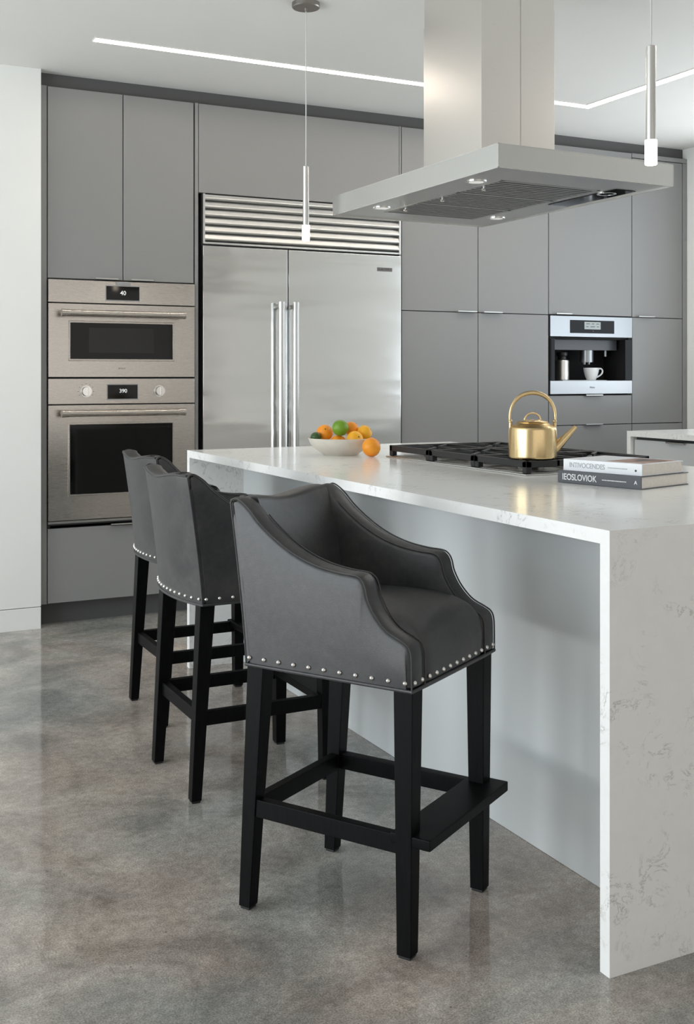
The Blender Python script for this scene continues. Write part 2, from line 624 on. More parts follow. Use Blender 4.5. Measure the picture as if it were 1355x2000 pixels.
for i, (a, c) in enumerate(WINDOWS_LEFT):
    f = MB()
    t = 0.045
    X0, X1 = ROOM_X0 - 0.02, ROOM_X0 + 0.01
    f.box(X0, X1, a, a + t, *WIN_Z).box(X0, X1, c - t, c, *WIN_Z)
    f.box(X0, X1, a, c, WIN_Z[0], WIN_Z[0] + t).box(X0, X1, a, c, WIN_Z[1] - t, WIN_Z[1])
    f.box(X0, X1, (a + c) / 2 - t / 2, (a + c) / 2 + t / 2, *WIN_Z)
    struct('window_%d' % (i + 1), f, M['frame_w'])
b = MB()
b.box(ROOM_X0, REAR_WINDOW[0], ROOM_Y0 - 0.15, ROOM_Y0, 0, CEIL).box(REAR_WINDOW[1], ROOM_X1, ROOM_Y0 - 0.15, ROOM_Y0, 0, CEIL)
b.box(*REAR_WINDOW, ROOM_Y0 - 0.15, ROOM_Y0, 0, 0.14).box(*REAR_WINDOW, ROOM_Y0 - 0.15, ROOM_Y0, 2.56, CEIL)
struct('wall_rear', b, M['rearwall'])
# recessed band over the cabinets, shade put into its dark colour, and the recessed plinth below them
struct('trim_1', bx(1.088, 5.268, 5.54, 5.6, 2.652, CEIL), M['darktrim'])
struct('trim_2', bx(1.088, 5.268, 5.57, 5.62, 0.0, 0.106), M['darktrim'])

# ------------------------------------------------------------------ tall cabinets
CB0, CB1 = YF + 0.022, 6.11          # carcass depth
G = 0.0022                           # half of a door gap


def carcass(root, x0, x1, z0, z1, shelves=(), back=True):
    m = MB()
    t = 0.018
    m.box(x0, x0 + t, CB0, CB1, z0, z1).box(x1 - t, x1, CB0, CB1, z0, z1)
    m.box(x0 + t, x1 - t, CB0, CB1, z0, z0 + t).box(x0 + t, x1 - t, CB0, CB1, z1 - t, z1)
    for s in shelves:
        m.box(x0 + t, x1 - t, CB0, CB1, s - t / 2, s + t / 2)
    m.box(x0 + t, x1 - t, CB1 - 0.012, CB1, z0 + t, z1 - t)
    return m.build('carcass', M['carcass'], root)


def front(root, name, x0, x1, z0, z1, mat='cab'):
    return bx(x0 + G, x1 - G, YF, YF + 0.02, z0 + G, z1 - G, bev=0.0012, seg=1).build(name, M[mat], root)


def pull(parent, xc, z, wd=0.132):
    """edge pull: a thin folded tab"""
    m = MB()
    m.box(xc - wd / 2, xc + wd / 2, YF - 0.024, YF - 0.0005, z - 0.0025, z + 0.0005)
    m.box(xc - wd / 2, xc + wd / 2, YF - 0.024, YF - 0.0215, z - 0.0025, z + 0.0075)
    return m.build('edge_pull', M['pull'], parent)


TOP, BOT, MID = 2.650, 0.108, 1.600
# oven tower
oc = thing('oven_cabinet', (1.5, 5.8, 0), 'tall grey cabinet beside the white wall holding the two ovens', 'cabinet')
carcass(oc, 1.121, 1.876, BOT, TOP, (1.7135, 1.2175, 0.497))
bx(1.0885, 1.1185, YF, YF + 0.02, BOT, TOP, bev=0.001, seg=1).build('filler_strip', M['cab'], oc)
d = front(oc, 'door', 1.121, 1.498, 1.707, TOP); pull(d, 1.411, 1.709, 0.115)
d = front(oc, 'door', 1.498, 1.873, 1.707, TOP); pull(d, 1.592, 1.709, 0.115)
d = front(oc, 'drawer', 1.121, 1.873, BOT, 0.478); pull(d, 1.497, 0.479, 0.132)
# refrigerator surround
rc = thing('refrigerator_cabinet', (2.5, 5.8, 0), 'grey cabinet surround with one wide lift-up panel above the refrigerator', 'cabinet')
m = MB()
m.box(1.8785, 1.8965, YF, CB1, BOT - 0.1, TOP, bev=0.001, seg=1)
m.box(3.0985, 3.1095, YF, CB1, BOT - 0.1, TOP, bev=0.001, seg=1)
m.build('side_panel', M['cab'], rc)
m = MB()
m.box(1.8975, 3.0975, CB0, CB1, 2.183, 2.201).box(1.8975, 3.0975, CB0, CB1, TOP - 0.018, TOP).box(1.8975, 3.0975, CB1 - 0.012, CB1, 2.2, TOP - 0.018)
m.build('carcass', M['carcass'], rc)
front(rc, 'door', 1.8975, 3.0985, 2.182, TOP)
# double pantry
pc = thing('pantry_cabinet', (3.6, 5.8, 0), 'wide grey pantry cabinet with four flat doors right of the refrigerator', 'cabinet', 'tall grey cabinets right of the refrigerator')
carcass(pc, 3.112, 4.1465, BOT, TOP, (MID,))
for (x0, x1, hx) in ((3.112, 3.6325, 3.545), (3.6325, 4.1465, 3.7255)):
    d = front(pc, 'door', x0, x1, MID, TOP); pull(d, hx, MID + 0.0005)
    front(pc, 'door', x0, x1, BOT, MID)
# coffee column
cc = thing('coffee_cabinet', (4.48, 5.8, 0), 'tall grey cabinet housing the built-in coffee machine with drawers underneath', 'cabinet', 'tall grey cabinets right of the refrigerator')
carcass(cc, 4.1475, 4.8025, BOT, TOP, (1.609, 1.0975, 0.52))
d = front(cc, 'door', 4.1475, 4.8025, 1.6025, TOP); pull(d, 4.25, 1.6045, 0.118)
d = front(cc, 'drawer', 4.1475, 4.8025, 0.919, 1.1045); pull(d, 4.484, 1.1015)
d = front(cc, 'drawer', 4.1475, 4.8025, 0.52, 0.919); pull(d, 4.484, 0.9195)
front(cc, 'drawer', 4.1475, 4.8025, BOT, 0.52)
# narrow end column
nc = thing('broom_cabinet', (5.03, 5.8, 0), 'narrow tall grey cabinet at the right end beside the white wall', 'cabinet', 'tall grey cabinets right of the refrigerator')
carcass(nc, 4.8035, 5.2285, BOT, TOP, (MID,))
d = front(nc, 'door', 4.8035, 5.2285, MID, TOP - 0.03); pull(d, 4.908, MID + 0.0015)
front(nc, 'door', 4.8035, 5.2285, 0.919, MID)
front(nc, 'door', 4.8035, 5.2285, BOT, 0.919)
m = MB()
m.box(5.2305, 5.2675, YF - 0.002, YF + 0.02, BOT, TOP - 0.03, bev=0.001, seg=1)
m.box(4.8035, 5.2675, YF - 0.002, YF + 0.02, TOP - 0.028, TOP, bev=0.001, seg=1)
m.build('end_panel', M['cab'], nc)

# ------------------------------------------------------------------ ovens
YO = 5.484                                     # face of the appliances


def bar_handle(parent, x0, x1, z, r=0.0155, y=5.424):
    m = MB()
    m.cyl((x0, y, z), (x1, y, z), r, n=28)
    for x, s in ((x0, 1), (x1, -1)):
        m.cyl((x - 0.004 * s, y, z), (x + 0.034 * s, y, z), r + 0.0035, r + 0.0015, n=28)
        m.cyl((x + 0.018 * s, y, z), (x + 0.018 * s, YO + 0.002, z), 0.0105, 0.014, n=20)
    return m.build('handle', M['steel_w'], parent)


so = thing('speed_oven', (1.497, 5.7, 1.222), 'stainless steel compact oven with a wide black window, upper of the two built-in ovens', 'oven', 'built-in ovens')
bx(1.145, 1.85, 5.51, 6.05, 1.2275, 1.700).build('body', M['carcass'], so)
cp = bx(1.1225, 1.8715, YO, 5.51, 1.5895, 1.702, bev=0.002).build('control_panel', M['steel_w'], so)
bx(1.404, 1.580, YO - 0.003, YO + 0.002, 1.603, 1.681, bev=0.001).build('display_frame', M['steel_c'], cp)
dsp = bx(1.408, 1.576, YO - 0.0045, YO + 0.002, 1.608, 1.677).build('display', M['glass_blk'], so)
text('digits', '40', 0.030, (1.493, YO - 0.0052, 1.643), (PI / 2, 0, 0), M['digit'], dsp, bold=0.0004)
bx(1.456, 1.531, YO - 0.004, YO + 0.002, 1.683, 1.699, bev=0.001).build('latch_plate', M['steel_c'], cp)
dr = MB().plate(1.1225, 1.8715, 1.2215, 1.5845, YO, (1.230, 1.751, 1.312, 1.490), 0.026).build('door', M['steel_w'], so)
MB().plate(1.2195, 1.7615, 1.3015, 1.5005, YO - 0.004, (1.230, 1.751, 1.312, 1.490), 0.01, bev=0.0025).build('window_frame', M['steel_w'], dr)
bx(1.2295, 1.7515, YO + 0.004, YO + 0.012, 1.3115, 1.4905).build('window', M['glass_blk'], dr)
bx(1.322, 1.655, YO + 0.0032, YO + 0.0052, 1.343, 1.467).build('inner_screen', M['screen'], dr)
bar_handle(dr, 1.178, 1.796, 1.5362)
text('maker_name', 'WOLF', 0.0105, (1.488, YO - 0.0003, 1.264), (PI / 2, 0, 0), M['inkdark'], dr, extrude=0.0006, spacing=1.4)

wo = thing('wall_oven', (1.497, 5.7, 0.505), 'large stainless steel wall oven with two round knobs, below the compact oven', 'oven', 'built-in ovens')
bx(1.145, 1.85, 5.51, 6.05, 0.508, 1.206).build('body', M['carcass'], wo)
cp = bx(1.1225, 1.8715, YO, 5.51, 1.0875, 1.2135, bev=0.002).build('control_panel', M['steel_w'], wo)
bx(1.411, 1.571, YO - 0.003, YO + 0.002, 1.1065, 1.1865, bev=0.001).build('display_frame', M['steel_c'], cp)
dsp = bx(1.415, 1.567, YO - 0.0045, YO + 0.002, 1.112, 1.182).build('display', M['glass_blk'], wo)
text('digits', '390', 0.027, (1.493, YO - 0.0052, 1.151), (PI / 2, 0, 0), M['digit'], dsp, bold=0.0004)
for x in (1.307, 1.681):
    kb = MB()
    kb.cyl((x, YO - 0.004, 1.1505), (x, YO + 0.001, 1.1505), 0.0285, n=36)
    kb.cyl((x, YO - 0.030, 1.1505), (x, YO - 0.004, 1.1505), 0.0225, 0.0245, n=36)
    kb.box(x - 0.0045, x + 0.0045, YO - 0.035, YO - 0.028, 1.129, 1.172, bev=0.001)
    kb.build('knob', M['chrome'], cp)
tk = MB()
for i in range(9):
    a = math.radians(-30 + i * 30)
    tk.cyl((1.307 + 0.038 * math.cos(a), YO - 0.0006, 1.1505 + 0.038 * math.sin(a)), (1.307 + 0.038 * math.cos(a), YO + 0.0005, 1.1505 + 0.038 * math.sin(a)), 0.0018, n=8)
tk.build('dial_marks', M['inkdark'], cp)
dr = MB().plate(1.1225, 1.8715, 0.5155, 1.0825, YO, (1.228, 1.751, 0.642, 0.985), 0.026).build('door', M['steel_w'], wo)
MB().plate(1.2175, 1.7615, 0.6315, 0.9955, YO - 0.004, (1.228, 1.751, 0.642, 0.985), 0.01, bev=0.0025).build('window_frame', M['steel_w'], dr)
bx(1.2275, 1.7515, YO + 0.004, YO + 0.012, 0.6415, 0.9855).build('window', M['glass_blk'], dr)
bar_handle(dr, 1.178, 1.796, 1.0435)
bx(1.1225, 1.8715, YO + 0.004, YO + 0.02, 0.4995, 0.5115, bev=0.001).build('vent_strip', M['steel_dk'], wo)

# ------------------------------------------------------------------ refrigerator
rf = thing('refrigerator', (2.5, 5.75, 0), 'wide stainless steel two-door refrigerator with a louvred grille and long bar handles', 'refrigerator')
bx(1.918, 3.094, 5.515, 6.06, 0.012, 2.176).build('body', M['carcass'], rf)
YR = 5.478
bx(1.9145, 2.3945, YR, 5.512, 0.11, 1.9065, bev=0.003).build('door', M['steel_f'], rf)
d2 = bx(2.3995, 3.0965, YR, 5.512, 0.11, 1.9065, bev=0.003).build('door', M['steel_f'], rf)
bx(2.9425, 3.0385, YR - 0.0025, YR + 0.001, 1.8150, 1.8370, bev=0.001).build('maker_plate', M['plate'], d2)
text('maker_name', 'SUB-ZERO', 0.0155, (2.9905, YR - 0.0028, 1.826), (PI / 2, 0, 0), M['inkdark'], d2, extrude=0.0005, spacing=1.05, width=0.084)
for k, dd in ((2.337, None), (2.4195, d2)):
    m = MB()
    m.cyl((k, 5.425, 0.33), (k, 5.425, 1.622), 0.0168, n=28)
    for z in (0.40, 1.60):
        m.cyl((k, 5.425, z), (k, YR + 0.001, z), 0.010, 0.013, n=18)
        m.cyl((k, 5.425, z - 0.017), (k, 5.425, z + 0.022), 0.0182, n=28)
    par = dd if dd else [o for o in rf.children if o.name.startswith('door')][0]
    m.build('handle', M['steel_h'], par)
gm = MB()
gm.box(1.9145, 1.9265, YR, 5.512, 1.9165, 2.1775, bev=0.001).box(3.0845, 3.0965, YR, 5.512, 1.9165, 2.1775, bev=0.001)
gm.box(1.9265, 3.0845, YR + 0.002, 5.512, 1.9165, 1.9255)
gf = gm.build('grille_frame', M['steel'], rf)
bx(1.9265, 3.0845, 5.508, 5.514, 1.9255, 2.1775).build('grille_back', M['steel_dk'], gf)
for i in range(6):
    zt = 2.1765 - i * 0.0422
    s = MB()
    y0 = YR
    # bull-nosed louvre: bright upright face, underside rolling back
    prof = [(y0 + 0.026, zt), (y0 + 0.014, zt - 0.0005), (y0 + 0.010, zt - 0.002), (y0 + 0.0015, zt - 0.0185), (y0, zt - 0.0225), (y0 + 0.002, zt - 0.0265),
            (y0 + 0.006, zt - 0.0295), (y0 + 0.020, zt - 0.0350), (y0 + 0.026, zt - 0.0355), (y0 + 0.026, zt - 0.020)]
    s.rings([[(1.9265, y, z) for y, z in prof], [(3.0845, y, z) for y, z in prof]])
    s.build('louvre', M['steel'], gf, sharp=50)

# ------------------------------------------------------------------ built-in coffee machine
cm = thing('coffee_machine', (4.475, 5.7, 1.112), 'built-in stainless and black coffee machine with a lit display in the grey cabinet wall', 'coffee machine')
YC = 5.494
nb = MB()
nb.box(4.170, 4.780, 5.746, 6.05, 1.118, 1.588)
nb.build('body', M['black'], cm)
nm = MB()
nm.box(4.1525, 4.178, YC + 0.004, 5.518, 1.1975, 1.467).box(4.1675, 4.178, 5.518, 5.744, 1.1975, 1.467).box(4.772, 4.7975, YC + 0.004, 5.518, 1.1975, 1.467).box(4.772, 4.7825, 5.518, 5.744, 1.1975, 1.467)
nm.box(4.178, 4.772, YC + 0.02, 5.744, 1.455, 1.467).box(4.178, 4.772, 5.738, 5.7445, 1.1975, 1.455)
nm.build('niche', M['void'], cm)
bx(4.744, 4.7975, YC + 0.001, YC + 0.0035, 1.1975, 1.455, bev=0.001).build('milk_system_panel', M['glass_blk'], cm)
bx(4.1525, 4.190, YC + 0.001, YC + 0.0035, 1.1975, 1.455, bev=0.001).build('side_panel', M['glass_blk'], cm)
bx(4.197, 4.742, 5.575, 5.737, 1.388, 1.4545, bev=0.002).build('brewing_head', M['dkgrey'], cm)
tp = bx(4.1525, 4.7975, YC - 0.003, 5.52, 1.4685, 1.5965, bev=0.002).build('control_panel', M['steel_c'], cm)
ds = bx(4.303, 4.650, YC - 0.005, YC, 1.491, 1.572, bev=0.001).build('display', M['glass_blk'], cm)
bx(4.413, 4.540, YC - 0.0058, YC - 0.003, 1.516, 1.562).build('screen', M['lcd'], ds)
for i, (x, z, wd) in enumerate([(4.425, 1.550, 0.03), (4.47, 1.550, 0.02), (4.505, 1.550, 0.022), (4.425, 1.532, 0.02), (4.46, 1.532, 0.035), (4.51, 1.532, 0.016), (4.475, 1.505, 0.012)]):
    bx(x, x + wd, YC - 0.0064, YC - 0.0052, z - 0.002, z + 0.002).build('display_symbol', M['inkdark'], ds)
dt = bx(4.1525, 4.7975, YC - 0.003, 5.518, 1.1125, 1.1955, bev=0.002).box(4.168, 4.782, 5.518, 5.7445, 1.1125, 1.1955).build('drip_tray', M['steel_c'], cm)
text('maker_name', 'Miele', 0.017, (4.476, YC - 0.0034, 1.153), (PI / 2, 0, 0), M['inkdark'], dt, extrude=0.0004, spacing=1.1)
bx(4.30, 4.65, 5.56, 5.72, 1.195, 1.1985, bev=0.001).build('drip_grid', M['steel_dk'], dt)
sp = MB()
sp.cyl((4.54, 5.625, 1.312), (4.54, 5.625, 1.389), 0.043, n=40)
sp.cyl((4.52, 5.625, 1.298), (4.52, 5.625, 1.313), 0.008, 0.011, n=16).cyl((4.556, 5.625, 1.298), (4.556, 5.625, 1.313), 0.008, 0.011, n=16)
sp.build('coffee_spout', M['steel_c'], cm)
MB().cyl((4.695, 5.63, 1.350), (4.695, 5.63, 1.389), 0.0105, n=20).build('hot_water_nozzle', M['steel_c'], cm)
# milk flask
fl = thing('milk_flask', (4.372, 5.66, 1.1985), 'small steel milk flask with a black lid inside the coffee machine niche', 'flask')
MB().lathe([(0.0, 0.0), (0.043, 0.0), (0.0455, 0.004), (0.0455, 0.118), (0.042, 0.126), (0.030, 0.130), (0.0, 0.130)], (4.372, 5.66, 1.1988), 40).build('body', M['steel_v'], fl)
m = MB().lathe([(0.0, 0.1295), (0.030, 0.1295), (0.027, 0.150), (0.033, 0.154), (0.036, 0.162), (0.034, 0.176), (0.0, 0.178)], (4.372, 5.66, 1.1988), 32)
m.build('lid', M['black'], fl)
# cup
cu = thing('espresso_cup', (4.56, 5.605, 1.1987), 'white china cup standing under the coffee machine spout', 'cup')
MB().lathe([(0.0, 0.0), (0.028, 0.0), (0.030, 0.003), (0.040, 0.026), (0.0475, 0.055), (0.0505, 0.078), (0.0485, 0.078), (0.044, 0.055), (0.036, 0.026), (0.026, 0.006), (0.0, 0.005)], (4.56, 5.605, 1.1989), 40).build('cup_body', M['china'], cu)
hp = catmull([(4.605, 5.605, 1.264), (4.630, 5.600, 1.272), (4.645, 5.598, 1.258), (4.638, 5.599, 1.237), (4.615, 5.603, 1.221), (4.598, 5.605, 1.215)], 6)
MB().tube(hp, 0.0052, 10).build('handle', M['china'], cu)

# ------------------------------------------------------------------ island
IX0, IX1, IY0, IY1, IT = 1.494, 2.80, 1.778, 4.476, 0.915
isl = thing('kitchen_island', (2.15, 3.1, 0), 'long kitchen island with white waterfall quartz top and pale grey panelled side', 'kitchen island')
m = MB()
sl = 0.030                       # mitred slab thickness
m.rings([[(x, IY0, IT), (x, IY0 + sl, IT - sl), (x, IY1 - sl, IT - sl), (x, IY1, IT)] for x in (IX0, IX1)])
m.build('countertop', M['quartz'], isl)
for ya, yb in ((IY0, IY0 + sl), (IY1, IY1 - sl)):
    m = MB()
    m.rings([[(x, ya, 0.0), (x, yb, 0.0), (x, yb, IT - sl - 0.0001), (x, ya, IT - 0.0001)] for x in (IX0, IX1)])
    m.build('waterfall_side', M['quartz'], isl)
bx(1.736, 1.756, IY0 + 0.0305, IY1 - 0.0305, 0.001, IT - 0.0305).build('back_panel', M['panel'], isl)
bx(1.757, IX1 - 0.03, IY0 + 0.0305, IY1 - 0.0305, 0.1, IT - 0.0315).build('base_cabinet', M['cab'], isl)

# gas cooktop
ck = thing('gas_cooktop', (2.33, 3.31, IT), 'black and steel gas cooktop with cast-iron grates set in the island counter', 'cooktop')
CX0, CX1, CY0, CY1 = 2.060, 2.600, 2.850, 3.765
m = MB()
m.box(CX0, CX1, CY0, CY1, IT + 0.0003, IT + 0.0055, bev=0.002)
tray = m.build('tray', M['steel'], ck)
bx(CX0 + 0.018, CX1 - 0.018, CY0 + 0.018, CY1 - 0.018, IT + 0.0056, IT + 0.0072).build('burner_pan', M['steel_dk'], tray)
GZ = IT + 0.046
gl = (CY1 - CY0 - 0.02) / 3
for k in range(3):
    y0 = CY0 + 0.010 + k * gl + 0.0015
    y1 = y0 + gl - 0.003
    x0, x1 = CX0 + 0.010, CX1 - 0.025
    gmb = MB()
    bw, bh = 0.014, 0.022
    zb = GZ - bh
    for (a0, a1, b0, b1) in ((x0, x1, y0, y0 + bw), (x0, x1, y1 - bw, y1), (x0, x0 + bw, y0, y1), (x1 - bw, x1, y0, y1),
                             ((x0 + x1) / 2 - bw / 2, (x0 + x1) / 2 + bw / 2, y0, y1)):
        gmb.box(a0, a1, b0, b1, zb, GZ, bev=0.002, seg=1)
    ym = (y0 + y1) / 2
    for xc in ((x0 * 3 + x1) / 4, (x0 + x1 * 3) / 4):
        for i in range(4):
            a = PI / 4 + i * PI / 2
            ca, sa = math.cos(a), math.sin(a)
            L0, L1 = 0.030, 0.150
            # diagonal fingers that stop at the frame
            L1 = min(L1, (gl / 2 - 0.012) / abs(sa), ((x1 - x0) / 4 - 0.004) / abs(ca))
            px, py = -sa * 0.0055, ca * 0.0055
            p = [(xc + ca * L0 - px, ym + sa * L0 - py), (xc + ca * L1 - px, ym + sa * L1 - py), (xc + ca * L1 + px, ym + sa * L1 + py), (xc + ca * L0 + px, ym + sa * L0 + py)]
            gmb.hexa([(x, y, zb + 0.002) for x, y in p] + [(x, y, GZ) for x, y in p], bev=0.001, seg=1)
        gmb.box(xc - 0.0055, xc + 0.0055, y0, ym - 0.03, zb + 0.002, GZ, bev=0.001, seg=1).box(xc - 0.0055, xc + 0.0055, ym + 0.03, y1, zb + 0.002, GZ, bev=0.001, seg=1)
    for x in (x0, x1 - 0.022):
        for y in (y0, y1 - 0.022):
            gmb.box(x, x + 0.022, y, y + 0.022, IT + 0.0058, GZ - 0.002, bev=0.002, seg=1)
    gmb.build('grate', M['iron'], ck)
    for xc in ((x0 * 3 + x1) / 4, (x0 + x1 * 3) / 4):
        bm_ = MB()
        bm_.lathe([(0.0, 0.0), (0.050, 0.0), (0.052, 0.006), (0.044, 0.012), (0.0, 0.013)], (xc, ym, IT + 0.0073), 32)
        br = bm_.build('burner', M['steel_dk'], ck)
        MB().lathe([(0.0, 0.0), (0.036, 0.0), (0.037, 0.004), (0.033, 0.008), (0.0, 0.009)], (xc, ym, IT + 0.0203), 32).build('burner_cap', M['iron'], br)
for i in range(5):
    y = 3.10 + i * 0.11
    MB().lathe([(0.0, 0.0), (0.021, 0.0), (0.021, 0.004), (0.0185, 0.006), (0.0175, 0.026), (0.016, 0.028), (0.0, 0.028)], (CX1 - 0.0125, y, IT + 0.0056), 24).build('knob', M['chrome'], ck)

# ------------------------------------------------------------------ range hood
hd = thing('range_hood', (2.28, 3.38, 1.865), 'stainless steel island range hood with a tall square chimney hanging above the cooktop', 'range hood')
HZ0, HZ1 = 1.865, 1.9385
HA, HB, HC = Vector((1.9207, 2.7974, 0)), Vector((1.9189, 3.9426, 0)), Vector((2.6441, 2.8236, 0))
HD = HB + HC - HA
uL = (HB - HA)          # towards the cabinets
uW = (HC - HA)


def hp_(a, b, z):       # a along width 0..1, b along length 0..1
    v = HA + uW * a + uL * b
    return (v.x, v.y, z)


def hquad(m, a0, a1, b0, b1, z0, z1, bev=0.0, seg=2):
    m.hexa([hp_(a0, b0, z0), hp_(a1, b0, z0), hp_(a1, b1, z0), hp_(a0, b1, z0), hp_(a0, b0, z1), hp_(a1, b0, z1), hp_(a1, b1, z1), hp_(a0, b1, z1)], bev, seg)
    return m


m = MB()
ta, tb = 0.0035, 0.0022
hquad(m, 0, 1, 0, tb, HZ0, HZ1); hquad(m, 0, 1, 1 - tb, 1, HZ0, HZ1)
hquad(m, 0, ta, tb, 1 - tb, HZ0, HZ1); hquad(m, 1 - ta, 1, tb, 1 - tb, HZ0, HZ1)
hquad(m, ta, 1 - ta, tb, 1 - tb, HZ1 - 0.003, HZ1)
body = m.build('canopy', M['steel'], hd)
m = MB()
for (w0, w1, z0, z1) in ((0.0, 0.0045, HZ1 - 0.0022, HZ1 + 0.0008), (0.0, 0.0045, HZ0 - 0.0008, HZ0 + 0.0022)):
    hquad(m, -0.001, 1.001, -0.0008, 0.003, z0, z1); hquad(m, -0.001, 0.004, -0.0008, 1.0008, z0, z1)
    hquad(m, 0.997, 1.001, -0.0008, 1.0008, z0, z1); hquad(m, -0.001, 1.001, 0.997, 1.0008, z0, z1)
for (a, b_) in ((0, 0), (1, 0), (0, 1), (1, 1)):
    hquad(m, a - 0.0015 if a else -0.001, 1.001 if a else 0.003, b_ - 0.0022 if b_ else -0.0008, 1.0008 if b_ else 0.0022, HZ0, HZ1)
m.build('edge_trim', M['chrome'], hd)
# underside: flat rim with the filter opening
m = MB()
fa0, fa1, fb0, fb1 = 0.205, 0.790, 0.170, 0.865
zu0, zu1 = HZ0 + 0.004, HZ0 + 0.006
hquad(m, ta, fa0, tb, 1 - tb, zu0, zu1); hquad(m, fa1, 1 - ta, tb, 1 - tb, zu0, zu1)
hquad(m, fa0, fa1, tb, fb0, zu0, zu1); hquad(m, fa0, fa1, fb1, 1 - tb, zu0, zu1)
us = m.build('underside_panel', M['steel'], hd)
NFL = 3
for k in range(NFL):
    b0 = fb0 + (fb1 - fb0) * k / NFL
    b1 = fb0 + (fb1 - fb0) * (k + 1) / NFL
    m = MB()
    e = 0.006
    hquad(m, fa0, fa0 + 0.018, b0, b1, zu0 - 0.001, zu1 + 0.012); hquad(m, fa1 - 0.018, fa1, b0, b1, zu0 - 0.001, zu1 + 0.012)
    hquad(m, fa0, fa1, b0, b0 + e, zu0 - 0.001, zu1 + 0.012); hquad(m, fa0, fa1, b1 - e, b1, zu0 - 0.001, zu1 + 0.012)
    nb_ = 9
    for i in range(nb_):
        c0 = b0 + e + (b1 - b0 - 2 * e) * (i + 0.12) / nb_
        c1 = b0 + e + (b1 - b0 - 2 * e) * (i + 0.70) / nb_
        hquad(m, fa0 + 0.018, fa1 - 0.018, c0, c1, zu0, zu0 + 0.003)
    hquad(m, fa0 + 0.018, fa1 - 0.018, b0 + e, b1 - e, zu1 + 0.010, zu1 + 0.012)
    fo = m.build('baffle_filter', M['steel_dk'], hd)
    c = Vector(hp_(fa0 + 0.03, (b0 + b1) / 2, zu0))
    MB().cyl((c.x - 0.006, c.y, zu0 - 0.010), (c.x + 0.006, c.y, zu0 - 0.010), 0.004, n=12).cyl((c.x, c.y, zu0 - 0.012), (c.x, c.y, zu0), 0.003, n=12).build('filter_knob', M['chrome'], fo)
for (x, y) in ((2.0125, 3.058), (2.008, 3.700), (2.556, 3.735), (2.553, 3.055)):
    r = MB().lathe([(0.034, 0.0), (0.034, -0.003), (0.026, -0.003), (0.026, 0.0)], (x, y, zu0), 32)
    lo = r.build('lamp_ring', M['chrome'], hd)
    MB().lathe([(0.0, 0.0), (0.0255, 0.0), (0.0255, -0.0018), (0.0, -0.0018)], (x, y, zu0 - 0.0002), 32).build('lamp_glass', M['puck'], lo)
# touch controls on the far long edge
m = MB()
hquad(m, 0.83, 0.955, 0.13, 0.46, zu0 - 0.0025, zu0 - 0.0005)
m.build('control_strip', M['glass_blk'], hd)
# chimney
X0, X1, Y0, Y1 = 2.127, 2.439, 3.200, 3.590
m = MB()
sx = 2.287
m.box(X0, sx, Y0, Y1, HZ1, 2.535, bev=0.0012).box(sx + 0.006, X1, Y0, Y1, HZ1, 2.535, bev=0.0012)
m.box(sx - 0.002, sx + 0.008, Y0 + 0.004, Y1 - 0.004, HZ1, 2.535)
m.build('chimney', M['chimney'], hd)
m = MB()
q = 0.002
m.box(X0 + q, sx - q, Y0 + q, Y1 - q, 2.535, CEIL - 0.0005, bev=0.001).box(sx + 0.006 + q, X1 - q, Y0 + q, Y1 - q, 2.535, CEIL - 0.0005, bev=0.001)
m.box(sx - 0.004, sx + 0.010, Y0 + 0.008, Y1 - 0.008, 2.535, CEIL - 0.0005)
m.build('upper_chimney', M['chimney'], hd)

# ------------------------------------------------------------------ ceiling LED strip
ls = thing('led_strip', (2.56, 4.85, CEIL), 'thin L-shaped line of recessed white LED light in the ceiling', 'light')
m = MB()
LX0, LX1, LY0, LY1 = 1.200, 3.915, 4.850, 4.905
m.box(LX0, LX1 + 0.055, LY0, LY1, CEIL - 0.003, CEIL - 0.0003)
m.box(LX1, LX1 + 0.055, 1.5, LY0, CEIL - 0.003, CEIL - 0.0003)
m.build('diffuser', M['led'], ls)
m = MB()
for (a, b_, c, d_) in ((LX0 - 0.004, LX0, LY0 - 0.004, LY1 + 0.004), (LX0, LX1 + 0.059, LY1, LY1 + 0.004), (LX0, LX1, LY0 - 0.004, LY0),
                       (LX1 - 0.004, LX1, 1.5, LY0 - 0.004), (LX1 + 0.055, LX1 + 0.059, 1.5, LY1)):
    m.box(a, b_, c, d_, CEIL - 0.0036, CEIL - 0.0003)
m.build('channel', M['ceiling'], ls)


# ------------------------------------------------------------------ pendants
def pendant(x, y, zb, label):
    t = thing('pendant_light', (x, y, CEIL), label, 'pendant light', 'pendant lights over the island')
    MB().lathe([(0.0, 0.0), (0.056, 0.0), (0.056, -0.016), (0.053, -0.020), (0.006, -0.021), (0.005, -0.034), (0.0, -0.034)], (x, y, CEIL - 0.0003), 40).build('canopy', M['bronze'], t)
    MB().cyl((x, y, zb + 0.295), (x, y, CEIL - 0.03), 0.0022, n=10).build('cord', M['cord'], t)
    MB().lathe([(0.0, 0.298), (0.010, 0.298), (0.0125, 0.296), (0.0125, 0.062), (0.0, 0.062)], (x, y, zb), 28).build('tube', M['chrome'], t)
    MB().lathe([(0.0, 0.0), (0.0135, 0.0), (0.0150, 0.002), (0.0150, 0.0615), (0.0, 0.0615)], (x, y, zb), 28).build('lamp', M['lamp'], t)
    return t


pendant(1.8395, 4.026, 1.769, 'slim pendant light hanging in front of the refrigerator grille')
pendant(1.924, 2.133, 1.7595, 'slim pendant light hanging nearest the viewer, in front of the hood edge')


# ------------------------------------------------------------------ bar stools
def lean(z):
    t = max(0.0, (z - 0.571) / 0.375)
    return -0.208 - 0.046 * t ** 1.25


